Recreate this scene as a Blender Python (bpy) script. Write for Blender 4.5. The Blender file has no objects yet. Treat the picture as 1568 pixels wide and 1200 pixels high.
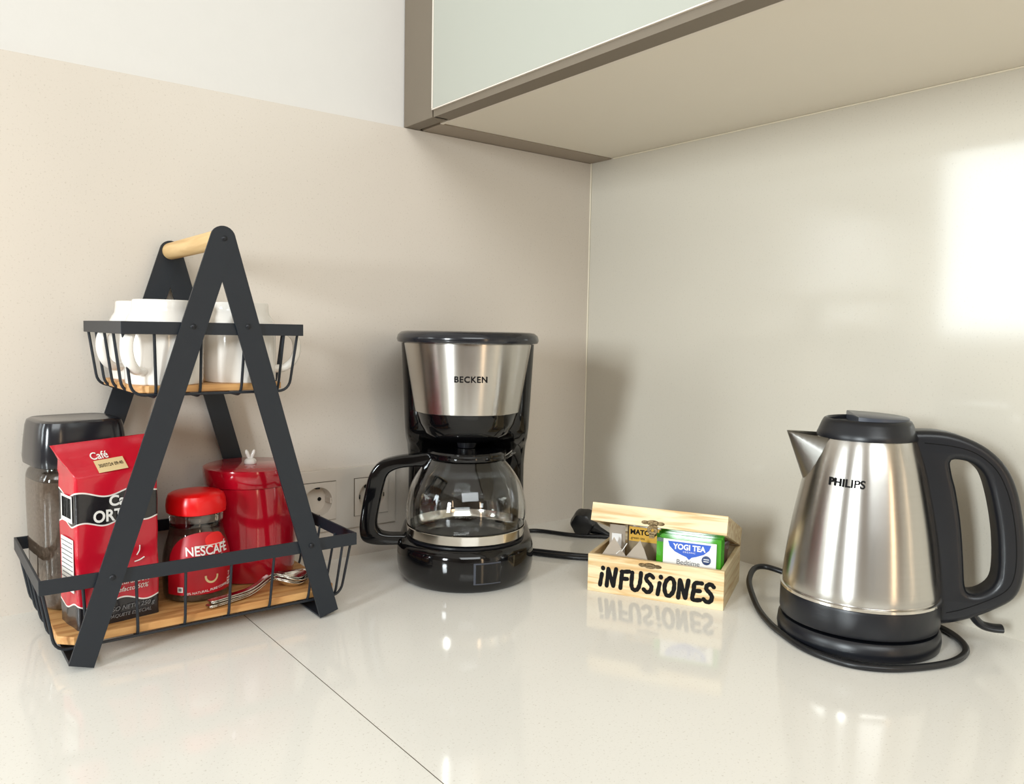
import bpy, bmesh, math, random
from mathutils import Vector, Matrix, noise
random.seed(4)
PI = math.pi
SC = bpy.context.scene
COL = SC.collection

# ------------------------------------------------------------------ camera
F, YAW, PITCH, ROLL = 1217.9, 0.911238, 0.0767337, 0.0181277
CAM = Vector((-0.895021, -0.956671, 0.305))
cd = bpy.data.cameras.new('camera'); co = bpy.data.objects.new('camera', cd); COL.objects.link(co)
fw = Vector((math.cos(YAW) * math.cos(PITCH), math.sin(YAW) * math.cos(PITCH), -math.sin(PITCH)))
rt = fw.cross(Vector((0, 0, 1))).normalized(); up = rt.cross(fw)
c_, s_ = math.cos(ROLL), math.sin(ROLL)
r2 = rt * c_ + up * s_; u2 = -s_ * rt + c_ * up
m = Matrix((r2, u2, -fw)).transposed().to_4x4(); m.translation = CAM
co.matrix_world = m
cd.sensor_fit = 'HORIZONTAL'; cd.sensor_width = 36; cd.lens = F / 1568 * 36
cd.clip_start = 0.02; cd.clip_end = 50
SC.camera = co

# ------------------------------------------------------------------ world, lamps, exposure
SC.view_settings.view_transform = 'Standard'; SC.view_settings.look = 'None'
SC.view_settings.gamma = 1.0; SC.view_settings.use_curve_mapping = False
SC.view_settings.exposure = 0.1
W = bpy.data.worlds.new('world'); SC.world = W; W.use_nodes = True
bg = W.node_tree.nodes['Background']; bg.inputs[0].default_value = (1.0, 0.92, 0.79, 1); bg.inputs[1].default_value = 0.70

def area(name, loc, target, sx, sy, power, col):
    l = bpy.data.lights.new(name, 'AREA'); l.shape = 'RECTANGLE'; l.size = sx; l.size_y = sy
    l.energy = power; l.color = col
    o = bpy.data.objects.new(name, l); COL.objects.link(o); o.location = loc
    d = Vector(target) - Vector(loc); o.rotation_euler = d.to_track_quat('-Z', 'Y').to_euler()
    return o
area('main_window_light', (-2.95, -1.25, 0.66), (-1.0, -1.25, 0.62), 0.34, 0.62, 50, (0.89, 0.97, 1.0))
area('side_window_light', (-2.95, 0.36, 0.74), (-1.0, 0.36, 0.74), 0.82, 0.82, 24, (0.88, 0.97, 1.0))
area('overhead_fill_light', (-1.7, -2.9, 1.75), (-0.6, -0.3, 0.0), 1.9, 1.0, 36, (0.92, 0.98, 1.0))  # added overhead fill behind the camera, not a lamp of the room
area('warm_hall_lamp', (-0.72, -3.3, 0.5), (-0.3, 0, 0.2), 0.16, 1.2, 5, (1.0, 0.72, 0.45))

# ------------------------------------------------------------------ materials
def lin(c):
    c = c / 255.0
    return c / 12.92 if c <= 0.04045 else ((c + 0.055) / 1.055) ** 2.4
def rgb(r, g, b): return (lin(r), lin(g), lin(b), 1)

def mat(name, col, rough=0.5, metal=0.0, var=0.04, scale=40, bump=0.0, bscale=None, coat=0, stretch=(1, 1, 1), spec=0.5, **kw):
    """principled material; colour mottled by noise in object space, optional fine relief"""
    M = bpy.data.materials.new(name); M.use_nodes = True
    nt = M.node_tree; b = nt.nodes['Principled BSDF']
    b.inputs['Roughness'].default_value = rough; b.inputs['Metallic'].default_value = metal
    b.inputs['Specular IOR Level'].default_value = spec
    b.inputs['Coat Weight'].default_value = coat; b.inputs['Coat Roughness'].default_value = 0.06
    for k, v in kw.items(): b.inputs[k.replace('_', ' ')].default_value = v
    tc = nt.nodes.new('ShaderNodeTexCoord'); mp = nt.nodes.new('ShaderNodeMapping'); mp.inputs['Scale'].default_value = stretch
    nt.links.new(tc.outputs['Object'], mp.inputs[0])
    n = nt.nodes.new('ShaderNodeTexNoise'); n.inputs['Scale'].default_value = scale; n.inputs['Detail'].default_value = 4
    nt.links.new(mp.outputs[0], n.inputs['Vector'])
    mx = nt.nodes.new('ShaderNodeMix'); mx.data_type = 'RGBA'
    c1 = tuple(min(1, x * (1 - var)) for x in col[:3]) + (1,); c2 = tuple(min(1, x * (1 + var)) for x in col[:3]) + (1,)
    mx.inputs[6].default_value = c1; mx.inputs[7].default_value = c2
    nt.links.new(n.outputs[0], mx.inputs[0]); nt.links.new(mx.outputs[2], b.inputs['Base Color'])
    if bump:
        n2 = nt.nodes.new('ShaderNodeTexNoise'); n2.inputs['Scale'].default_value = bscale or scale
        nt.links.new(mp.outputs[0], n2.inputs['Vector'])
        bp = nt.nodes.new('ShaderNodeBump'); bp.inputs['Strength'].default_value = bump; bp.inputs['Distance'].default_value = 0.001
        nt.links.new(n2.outputs[0], bp.inputs['Height']); nt.links.new(bp.outputs[0], b.inputs['Normal'])
    return M

def quartz(name, base, dark, rough, spec=0.5):
    M = mat(name, base, rough, var=0.03, scale=6, spec=spec)
    nt = M.node_tree; b = nt.nodes['Principled BSDF']; tc = [x for x in nt.nodes if x.type == 'TEX_COORD'][0]
    mixed = [x for x in nt.nodes if x.type == 'MIX'][0]
    v = nt.nodes.new('ShaderNodeTexNoise'); v.inputs['Scale'].default_value = 480; v.inputs['Detail'].default_value = 2
    nt.links.new(tc.outputs['Object'], v.inputs['Vector'])
    r = nt.nodes.new('ShaderNodeValToRGB'); r.color_ramp.elements[0].position = 0.62; r.color_ramp.elements[1].position = 0.70
    r.color_ramp.elements[1].color = (0.3, 0.3, 0.3, 1)
    nt.links.new(v.outputs[0], r.inputs[0])
    m2 = nt.nodes.new('ShaderNodeMix'); m2.data_type = 'RGBA'; m2.inputs[7].default_value = dark
    nt.links.new(r.outputs[0], m2.inputs[0]); nt.links.new(mixed.outputs[2], m2.inputs[6]); nt.links.new(m2.outputs[2], b.inputs['Base Color'])
    return M

def wood(name, light, dark, scale=(6, 90, 60), rough=0.5, ring=1.0):
    M = bpy.data.materials.new(name); M.use_nodes = True; nt = M.node_tree; b = nt.nodes['Principled BSDF']
    b.inputs['Roughness'].default_value = rough
    tc = nt.nodes.new('ShaderNodeTexCoord'); mp = nt.nodes.new('ShaderNodeMapping'); mp.inputs['Scale'].default_value = scale
    nt.links.new(tc.outputs['Object'], mp.inputs[0])
    n = nt.nodes.new('ShaderNodeTexNoise'); n.inputs['Scale'].default_value = 1.6; n.inputs['Detail'].default_value = 6; n.inputs['Distortion'].default_value = 0.5 * ring
    nt.links.new(mp.outputs[0], n.inputs['Vector'])
    r = nt.nodes.new('ShaderNodeValToRGB'); e = r.color_ramp.elements
    e[0].position = 0.34; e[0].color = dark; e[1].position = 0.58; e[1].color = light
    nt.links.new(n.outputs[0], r.inputs[0]); nt.links.new(r.outputs[0], b.inputs['Base Color'])
    bp = nt.nodes.new('ShaderNodeBump'); bp.inputs['Strength'].default_value = 0.15; bp.inputs['Distance'].default_value = 0.0005
    nt.links.new(n.outputs[0], bp.inputs['Height']); nt.links.new(bp.outputs[0], b.inputs['Normal'])
    return M

def steel(name, col, rough=0.26, aniso=0.75):
    M = mat(name, col, rough, metal=1.0, var=0.05, scale=14, stretch=(1, 1, 45))
    nt = M.node_tree; b = nt.nodes['Principled BSDF']
    b.inputs['Anisotropic'].default_value = aniso; b.inputs['Anisotropic Rotation'].default_value = 0.25
    t = nt.nodes.new('ShaderNodeTangent'); t.direction_type = 'RADIAL'; t.axis = 'Z'
    nt.links.new(t.outputs[0], b.inputs['Tangent'])
    return M

def glass(name, tint=(1, 1, 1, 1), rough=0.0, ior=1.45):
    M = bpy.data.materials.new(name); M.use_nodes = True; nt = M.node_tree; b = nt.nodes['Principled BSDF']
    b.inputs['Transmission Weight'].default_value = 1; b.inputs['Roughness'].default_value = rough
    b.inputs['IOR'].default_value = ior
    n = nt.nodes.new('ShaderNodeTexNoise'); n.inputs['Scale'].default_value = 8
    mx = nt.nodes.new('ShaderNodeMix'); mx.data_type = 'RGBA'; mx.inputs[6].default_value = tint
    mx.inputs[7].default_value = tuple(x * 0.97 for x in tint[:3]) + (1,)
    nt.links.new(n.outputs[0], mx.inputs[0]); nt.links.new(mx.outputs[2], b.inputs['Base Color'])
    return M

M = {}
M['splash'] = quartz('beige_quartz_splashback', rgb(217, 208, 197), rgb(166, 152, 136), 0.22, 0.4)
M['splash_r'] = quartz('beige_quartz_wall', rgb(208, 202, 189), rgb(176, 168, 154), 0.11, 0.5)
M['counter'] = quartz('cream_quartz_worktop', rgb(239, 236, 229), rgb(168, 158, 140), 0.08, 0.4)
M['paint'] = mat('white_wall_paint', rgb(221, 218, 214), 0.8, bump=0.1, bscale=200, var=0.015)
M['caulk'] = mat('cream_sealant', rgb(240, 232, 212), 0.5)
M['joint'] = mat('dark_joint_filler', rgb(88, 78, 64), 0.7)
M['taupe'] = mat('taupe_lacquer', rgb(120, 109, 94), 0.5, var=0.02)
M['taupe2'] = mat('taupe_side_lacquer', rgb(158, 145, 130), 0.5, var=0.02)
M['cab'] = mat('ivory_cabinet_board', rgb(235, 228, 214), 0.5, var=0.02, scale=8)
M['cabw'] = mat('pale_edge_strip', rgb(232, 224, 212), 0.4, var=0.02)
M['frost'] = mat('back_painted_frosted_glass', rgb(178, 180, 170), 0.2, var=0.02, scale=5, coat=0.25)
M['black_metal'] = mat('charcoal_powder_coat', rgb(23, 30, 39), 0.47, var=0.06, bump=0.05, bscale=700)
M['bolt'] = mat('dark_rivet', rgb(28, 30, 36), 0.35, metal=0.3)
M['wood_board'] = wood('honey_bamboo_board', rgb(214, 164, 104), rgb(184, 128, 72), (8, 110, 60))
M['wood_handle'] = wood('pale_beech_handle', rgb(226, 192, 138), rgb(204, 164, 108), (60, 6, 60))
M['pine'] = wood('pale_pine', rgb(236, 216, 174), rgb(206, 168, 112), (7, 60, 95), 0.45, 1.5)
M['pine_side'] = wood('pale_pine_side_grain', rgb(232, 212, 170), rgb(206, 170, 118), (60, 7, 95), 0.5, 1.2)
M['ceramic'] = mat('white_glazed_ceramic', rgb(240, 235, 228), 0.12, var=0.01, coat=0.3)
M['steel'] = steel('brushed_steel', (0.56, 0.54, 0.51, 1))
M['steel_shaded'] = steel('steel_dark_reflection', (0.30, 0.29, 0.27, 1), 0.35, 0.4)  # body steel darkened: reflection of the dim room is put into the colour
M['steel2'] = mat('polished_steel', (0.72, 0.69, 0.64, 1), 0.14, metal=1.0, var=0.04)
M['black_gloss'] = mat('gloss_black_plastic', rgb(10, 10, 12), 0.07, var=0.1)
M['black_satin'] = mat('satin_black_plastic', rgb(19, 21, 27), 0.34, var=0.08, bump=0.04, bscale=900)
M['grey_plastic'] = mat('blue_grey_plastic', rgb(66, 70, 80), 0.3, var=0.05)
M['black_lid'] = mat('dark_lid_plastic', rgb(34, 35, 40), 0.16, var=0.08)
M['rubber'] = mat('black_cord_rubber', rgb(17, 18, 22), 0.38, var=0.1)
M['red_gloss'] = mat('red_gloss_enamel', rgb(168, 10, 32), 0.14, var=0.06, scale=5, coat=0.5)
M['red_lid'] = mat('bright_red_plastic', rgb(228, 16, 20), 0.28, var=0.04)
M['red_label'] = mat('red_paper_label', rgb(186, 16, 34), 0.4, var=0.05)
M['red_label2'] = mat('lighter_red_print', rgb(236, 34, 34), 0.4)
M['white_print'] = mat('white_print', rgb(240, 238, 234), 0.5, var=0.01)
M['black_print'] = mat('black_print', rgb(12, 11, 12), 0.7, spec=0.2)
M['grey_print'] = mat('grey_print', rgb(120, 120, 122), 0.5)
M['cream_print'] = mat('cream_print', rgb(225, 200, 150), 0.5)
M['glass'] = glass('clear_glass', (0.97, 0.98, 0.98, 1))
M['glass2'] = glass('jar_glass', (0.93, 0.93, 0.92, 1))
M['coffee'] = mat('instant_coffee_granules', rgb(152, 130, 112), 0.9, var=0.35, scale=350, bump=0.8, bscale=300)
M['coffee2'] = mat('dark_coffee_granules', rgb(168, 146, 128), 0.9, var=0.35, scale=350, bump=0.8, bscale=300)
M['socket'] = mat('ivory_socket_plastic', rgb(213, 204, 192), 0.35, var=0.02)
M['brass'] = mat('aged_brass', rgb(96, 80, 56), 0.4, metal=0.9, var=0.3, scale=300, bump=0.6, bscale=300)
M['green'] = mat('green_foil_packet', rgb(72, 160, 36), 0.22, var=0.08, scale=30)
M['darkgreen'] = mat('dark_green_print', rgb(18, 62, 30), 0.3)
M['blue'] = mat('blue_print', rgb(44, 92, 196), 0.4)
M['navy'] = mat('navy_print', rgb(28, 52, 98), 0.4)
M['yellow'] = mat('yellow_paper', rgb(236, 182, 62), 0.5)
M['teabag'] = mat('translucent_tea_paper', rgb(196, 182, 164), 0.6, var=0.08, scale=60, bump=0.4, bscale=90, Transmission_Weight=0.25)
M['tealeaf'] = mat('dried_tea_leaves', rgb(150, 116, 100), 0.9, var=0.4, scale=250, bump=0.8, bscale=250)
M['sachet'] = mat('clear_film_sachet', rgb(158, 140, 112), 0.25, var=0.1, scale=60, bump=0.5, bscale=60)
M['brown_foil'] = mat('brown_foil_packet', rgb(112, 88, 74), 0.22, var=0.25, scale=60, bump=1.0, bscale=60)
M['room'] = mat('room_wall_paint', rgb(150, 138, 124), 0.8)
M['floor'] = wood('oak_floor', rgb(160, 128, 96), rgb(120, 92, 66), (2, 20, 20))

# ------------------------------------------------------------------ mesh helpers
def obj(name, bm, material, parent=None, smooth=True, angle=40, bevel=0, kind=None, label=None, loc=None):
    bmesh.ops.recalc_face_normals(bm, faces=bm.faces)
    me = bpy.data.meshes.new(name); bm.to_mesh(me); bm.free()
    if smooth:
        for p in me.polygons: p.use_smooth = True
        me.set_sharp_from_angle(angle=math.radians(angle))
    mats = material if isinstance(material, (list, tuple)) else [material]
    for x in mats: me.materials.append(M[x] if isinstance(x, str) else x)
    o = bpy.data.objects.new(name, me); COL.objects.link(o)
    if parent: o.parent = parent
    if loc: o.location = loc
    if bevel:
        b = o.modifiers.new('bevel', 'BEVEL'); b.width = bevel; b.segments = 3; b.limit_method = 'ANGLE'; b.angle_limit = math.radians(50)
    if kind: o['kind'] = kind
    if label: o['label'] = label
    return o
def thing(name, label, cat, loc=(0, 0, 0), rz=0, group=None):
    o = bpy.data.objects.new(name, None); COL.objects.link(o); o.location = loc; o.rotation_euler = (0, 0, rz)
    o.empty_display_size = 0.02
    o['label'] = label; o['category'] = cat
    if group: o['group'] = group
    return o
def B(): return bmesh.new()
def box(bm, x0, x1, y0, y1, z0, z1, mi=0, T=None):
    vs = [bm.verts.new(Vector(p)) for p in [(x0, y0, z0), (x1, y0, z0), (x1, y1, z0), (x0, y1, z0), (x0, y0, z1), (x1, y0, z1), (x1, y1, z1), (x0, y1, z1)]]
    if T: 
        for v in vs: v.co = T @ v.co
    for f in [(0, 3, 2, 1), (4, 5, 6, 7), (0, 1, 5, 4), (1, 2, 6, 5), (2, 3, 7, 6), (3, 0, 4, 7)]:
        fc = bm.faces.new([vs[i] for i in f]); fc.material_index = mi
    return bm
def loft(bm, rings, cap0=True, cap1=True, closed=True, mi=0):
    R = [[bm.verts.new(Vector(p)) for p in r] for r in rings]
    n = len(R[0])
    for a, b in zip(R, R[1:]):
        for i in range(n if closed else n - 1):
            j = (i + 1) % n
            f = bm.faces.new((a[i], a[j], b[j], b[i])); f.material_index = mi
    if cap0: bm.faces.new(R[0][::-1]).material_index = mi
    if cap1: bm.faces.new(R[-1]).material_index = mi
    return R
def ring(r, z, cx=0, cy=0, n=48, ex=2.0, ry=None, rot=0):
    out = []
    ry = r if ry is None else ry
    for i in range(n):
        a = 2 * PI * i / n
        c, s = math.cos(a), math.sin(a)
        x = math.copysign(abs(c) ** (2 / ex), c) * r; y = math.copysign(abs(s) ** (2 / ex), s) * ry
        out.append((cx + x * math.cos(rot) - y * math.sin(rot), cy + x * math.sin(rot) + y * math.cos(rot), z))
    return out
def lathe(bm, prof, n=64, cx=0, cy=0, cap0=True, cap1=True, ex=2.0, rot=0, mi=0):
    loft(bm, [ring(max(r, 1e-5), z, cx, cy, n, ex, rot=rot) for r, z in prof], cap0, cap1, mi=mi); return bm
def cr(pts, k=8, closed=False):
    """Catmull-Rom through points of any dimension"""
    P = [Vector(p) for p in pts]; out = []; n = len(P)
    rng = range(n) if closed else range(n - 1)
    for i in rng:
        if closed: p0, p1, p2, p3 = P[(i - 1) % n], P[i], P[(i + 1) % n], P[(i + 2) % n]
        else: p0, p1, p2, p3 = P[max(i - 1, 0)], P[i], P[i + 1], P[min(i + 2, n - 1)]
        for j in range(k):
            t = j / k
            out.append(0.5 * ((2 * p1) + (-p0 + p2) * t + (2 * p0 - 5 * p1 + 4 * p2 - p3) * t * t + (-p0 + 3 * p1 - 3 * p2 + p3) * t ** 3))
    if not closed: out.append(P[-1])
    return out
def tube(bm, pts, r, n=10, closed=False, caps=True, rr=None):
    P = [Vector(p) for p in pts]; m_ = len(P); rings = []
    def tan(i):
        if closed: return (P[(i + 1) % m_] - P[(i - 1) % m_]).normalized()
        return (P[min(i + 1, m_ - 1)] - P[max(i - 1, 0)]).normalized()
    t = tan(0); a = Vector((0, 0, 1)) if abs(t.z) < 0.9 else Vector((1, 0, 0))
    nr = t.cross(a).normalized()
    for i in range(m_):
        t2 = tan(i); nr = (nr - t2 * nr.dot(t2)).normalized(); bn = t2.cross(nr)
        q = rr[i] if rr else r
        rings.append([P[i] + (nr * math.cos(2 * PI * k / n) + bn * math.sin(2 * PI * k / n)) * q for k in range(n)])
    if closed: rings.append(rings[0]); 
    loft(bm, rings, caps and not closed, caps and not closed)
    if closed: bmesh.ops.remove_doubles(bm, verts=bm.verts, dist=1e-6)
    return bm
def curve_mesh(cu):
    o = bpy.data.objects.new('tmp_curve', cu); COL.objects.link(o)
    dg = bpy.context.evaluated_depsgraph_get(); dg.update()
    me = bpy.data.meshes.new_from_object(o.evaluated_get(dg))
    bpy.data.objects.remove(o); bpy.data.curves.remove(cu)
    bm = bmesh.new(); bm.from_mesh(me); bpy.data.meshes.remove(me)
    return bm
def text(body, size, depth=0.0003, bold=0.0, shear=0, align='CENTER', xs=1.0, space=1.0):
    cu = bpy.data.curves.new('tmp_text', 'FONT'); cu.body = body; cu.size = 1.0; cu.extrude = depth / size; cu.offset = bold / size if size > 0.0075 else 0.0; cu.shear = shear
    cu.align_x = align; cu.align_y = 'CENTER'; cu.resolution_u = 4; cu.space_character = space
    bm = curve_mesh(cu)
    for v in bm.verts: v.co = Vector((v.co.x * xs, v.co.y, v.co.z)) * size
    return bm
def plate(loops, half, bev=0.0):
    """filled outline with holes in XY, thickness along Z, rounded rim"""
    cu = bpy.data.curves.new('tmp_plate', 'CURVE'); cu.dimensions = '2D'; cu.fill_mode = 'BOTH'
    for lp in loops:
        s = cu.splines.new('POLY'); s.points.add(len(lp) - 1)
        for p, q in zip(s.points, lp): p.co = (q[0], q[1], 0, 1)
        s.use_cyclic_u = True
    cu.extrude = half - bev; cu.bevel_depth = bev; cu.bevel_resolution = 4; cu.offset = -bev
    bm = curve_mesh(cu); bmesh.ops.remove_doubles(bm, verts=bm.verts, dist=1e-6)
    return bm
def xf(bm, fn):
    for v in bm.verts: v.co = Vector(fn(v.co))
    return bm
def join(bm, other, mi=None):
    me = bpy.data.meshes.new('tmp'); other.to_mesh(me); other.free()
    n0 = len(bm.faces); bm.from_mesh(me); bpy.data.meshes.remove(me)
    if mi is not None:
        bm.faces.ensure_lookup_table()
        for f in bm.faces[n0:]: f.material_index = mi
    return bm
def disc(bm, c, r, axis, h, n=24):
    """short cylinder centred on c, axis 'x','y','z'"""
    a = []
    for s in (-h / 2, h / 2):
        q = []
        for i in range(n):
            u, v = r * math.cos(2 * PI * i / n), r * math.sin(2 * PI * i / n)
            q.append({'x': (c[0] + s, c[1] + u, c[2] + v), 'y': (c[0] + u, c[1] + s, c[2] + v), 'z': (c[0] + u, c[1] + v, c[2] + s)}[axis])
        a.append(q)
    loft(bm, a); return bm
def struct(name, bm, m_, **k): return obj(name, bm, m_, kind='structure', smooth=False, **k)

# ================================================================== SETTING
SXC, SZC = -0.433, 0.0805
wl = B(); box(wl, -1.25, SXC - 0.068, 0.0, 0.02, 0.0, 0.5745); box(wl, SXC + 0.068, 0.0, 0.0, 0.02, 0.0, 0.5745)
box(wl, SXC - 0.068, SXC + 0.068, 0.0, 0.02, 0.0, SZC - 0.03); box(wl, SXC - 0.068, SXC + 0.068, 0.0, 0.02, SZC + 0.03, 0.5745)
struct('wall_left', wl, 'splash')
struct('wall_left_upper', box(B(), -1.25, 0.02, 0.006, 0.12, 0.5745, 1.6), 'paint')
struct('wall_right', box(B(), 0.0, 0.02, -2.4, 0.02, -0.0, 1.6), 'splash_r')
struct('trim_1', tube(B(), [(-0.0012, -0.0012, 0.0), (-0.0012, -0.0012, 0.575)], 0.0012, 8), 'caulk')
# worktop in two slabs, butt joint running out from under the rack
struct('worktop_left', box(B(), -1.6, -0.6131, -0.64, 0.0, -0.03, 0.0), 'counter')
struct('worktop_right', box(B(), -0.6124, 0.0, -2.4, 0.0, -0.03, 0.0), 'counter')
struct('trim_2', box(B(), -0.6131, -0.6124, -0.64, -0.0002, -0.029, 0.00004), 'joint')
struct('trim_3', tube(B(), [(-0.0006, -0.05, 0.5755), (-0.0006, -1.6, 0.5755)], 0.0009, 6), 'caulk')
struct('floor', box(B(), -3.05, 0.0, -3.6, 2.6, -0.92, -0.9), 'floor')
struct('wall_far', box(B(), -3.1, -3.0, -3.6, 2.6, -0.9, 1.6), 'room')
struct('wall_back', box(B(), -3.0, 0.02, -3.7, -3.6, -0.9, 1.6), 'room')

# ------------------------------------------------------------------ wall cabinet
cab = thing('wall_cabinet', 'pale wall cabinet with frosted glass door above the right side of the worktop', 'cabinet', (0, 0, 0.575))
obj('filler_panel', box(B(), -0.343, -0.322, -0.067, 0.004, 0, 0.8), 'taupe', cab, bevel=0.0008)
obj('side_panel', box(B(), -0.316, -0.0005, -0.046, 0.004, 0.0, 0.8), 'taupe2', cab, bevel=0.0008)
obj('bottom_panel', box(B(), -0.312, -0.0005, -1.6, -0.0465, 0.0015, 0.02), 'cab', cab, bevel=0.0006)
obj('edge_strip', box(B(), -0.3180, -0.3125, -1.6, -0.047, 0.0, 0.018), 'cabw', cab, bevel=0.0006)
dr = obj('door', box(box(box(B(), -0.3425, -0.3185, -1.6, -0.0705, 0.0, 0.0085), -0.341, -0.3225, -0.074, -0.0685, 0.0, 0.8), -0.3395, -0.3225, -1.6, -0.074, 0.0085, 0.8), 'taupe', cab, smooth=False)
obj('glass_pane', box(B(), -0.3445, -0.3400, -1.6, -0.0715, 0.0100, 0.8), 'frost', dr, bevel=0.0006)
obj('pane_edge', box(B(), -0.3452, -0.3405, -1.6, -0.0695, 0.0085, 0.0098), 'cabw', dr, smooth=False)
obj('pane_edge', box(B(), -0.3448, -0.3405, -0.0711, -0.0685, 0.0105, 0.8), 'cabw', dr, smooth=False)

# ------------------------------------------------------------------ double wall socket
ot = thing('wall_socket', 'double ivory wall socket behind the coffee maker handle', 'socket', (-0.433, 0, 0.0805))
def circ(cx, r, n=40): return [(cx + r * math.cos(2 * PI * a / n), r * math.sin(2 * PI * a / n)) for a in range(n)]
fr = plate([[(-0.076, -0.0405), (0.076, -0.0405), (0.076, 0.0405), (-0.076, 0.0405)], circ(-0.0385, 0.0198), circ(0.0385, 0.0198)], 0.0026, 0.0008)
xf(fr, lambda c: (c.x, -0.0027 + c.z, c.y))
plt = obj('face_plate', fr, 'socket', ot)
for k, cx in enumerate((-0.0385, 0.0385)):
    gp_ = plate([[(cx - 0.0256, -0.0256), (cx + 0.0256, -0.0256), (cx + 0.0256, 0.0256), (cx - 0.0256, 0.0256)], circ(cx, 0.0197)], 0.0002)
    xf(gp_, lambda c: (c.x, -0.0056 + c.z, c.y)); obj('insert_gap', gp_, 'joint', ot, smooth=False)
    ins = plate([[(cx - 0.0248, -0.0248), (cx + 0.0248, -0.0248), (cx + 0.0248, 0.0248), (cx - 0.0248, 0.0248)], circ(cx, 0.0193)], 0.0010, 0.0003); xf(ins, lambda c: (c.x, -0.0066 + c.z, c.y))
    ig = obj('socket_insert', ins, 'socket', ot)
    cup = B(); lathe(cup, [(0.0194, 0.0), (0.0190, 0.001), (0.0187, 0.0165), (0.0183, 0.017), (0.0001, 0.017)], 40, cap0=False); xf(cup, lambda c, cx=cx: (cx + c.x, -0.0066 + c.z, c.y))
    obj('socket_well', cup, 'socket', ig)
    def turn(u, v): return (u, v) if k == 0 else (v, u)
    for hx in (-0.0095, 0.0095):
        u, v = turn(hx, 0); obj('pin_hole', disc(B(), (cx + u, 0.0100, v), 0.0026, 'y', 0.0006, 16), 'black_print', ig)
    for sz in (-1, 1):
        u, v = turn(0, sz * 0.0180); hu, hv = turn(0.0028, 0.0011)
        obj('earth_clip', box(B(), cx + u - hu, cx + u + hu, -0.0070, 0.004, v - hv, v + hv), 'bolt' if (sz > 0) == (k == 0) else 'steel2', ig, smooth=False)
        u, v = turn(sz * 0.0181, 0); hu, hv = turn(0.0009, 0.0035)
        obj('side_guide', box(B(), cx + u - hu, cx + u + hu, -0.0062, 0.0095, v - hv, v + hv), 'socket', ig, smooth=False)

# ================================================================== RACK
RX, RY = -0.657, -0.103
rack = thing('basket_rack', 'two-tier black metal basket rack with A-shaped legs and wooden carrying handle', 'rack', (RX, RY, 0))
APX, APZ = -0.649 - RX, 0.3865
YF, YB = -0.194 - RY, -0.012 - RY
HW = 0.0104
def strap(side, yo, ydir, depth_shift):
    bx, bz = (-0.7755 - RX, 0.0045) if side < 0 else (-0.542 - RX, 0.0040)
    a = Vector((APX, APZ)); b = Vector((bx, bz)); d = (b - a).normalized(); nrm = Vector((-d.y, d.x))
    ln = (b - a).length
    pts = []
    # rounded top end
    for i in range(13):
        t = PI * i / 12
        pts.append(a + nrm * HW * 1.12 * math.cos(t) * 1.0 - d * HW * 1.12 * math.sin(t))
    pts += [b - nrm * HW, b + nrm * HW]
    y0 = yo + ydir * depth_shift; y1 = y0 + ydir * 0.0024
    bm = B(); A_ = [(p.x, y0, p.y) for p in pts]; C_ = [(p.x, y1, p.y) for p in pts]
    loft(bm, [A_, C_]); return bm, b, nrm
ends = {}
for yo, yd in ((YF, 1), (YB, -1)):
    for side in (-1, 1):
        bm, b, nr = strap(side, yo, yd, 0.0 if side * yd < 0 else 0.0003)
        ends[(side, yd)] = (b, nr)
        obj('leg', bm, 'black_metal', rack, angle=30)
for side in (-1, 1):
    b, nr = ends[(side, 1)]
    d = Vector((nr.y, -nr.x)); 
    if d.y > 0: d = -d
    p = [b - nr * HW, b + nr * HW, b + nr * HW - d * 0.0024, b - nr * HW - d * 0.0024]
    obj('foot_bar', (lambda bm: (loft(bm, [[(q.x, YF + 0.0002, q.y) for q in p], [(q.x, YB - 0.0002, q.y) for q in p]]), bm)[1])(B()), 'black_metal', rack, smooth=False, bevel=0.0004)
obj('carry_handle', tube(B(), [(APX, YF + 0.003, APZ), (APX, YB - 0.003, APZ)], 0.0092, 24), 'wood_handle', rack, label='pale wooden handle rod')
for x, z in ((APX + 0.001, APZ), (-0.677 - RX, 0.3035), (-0.626 - RX, 0.3045), (-0.749 - RX, 0.080), (-0.562 - RX, 0.080)):
    obj('rivet', lathe(B(), [(0.0026, 0.0), (0.0026, 0.0006), (0.0016, 0.0014), (0.0003, 0.0016)], 14), 'bolt', rack)
rv = [o for o in rack.children if o.name.startswith('rivet')]
for o, (x, z) in zip(rv, ((APX + 0.001, APZ), (-0.677 - RX, 0.3035), (-0.626 - RX, 0.3045), (-0.749 - RX, 0.080), (-0.562 - RX, 0.080))):
    o.location = (x, YF + 0.0001, z); o.rotation_euler = (PI / 2, 0, 0)

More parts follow.
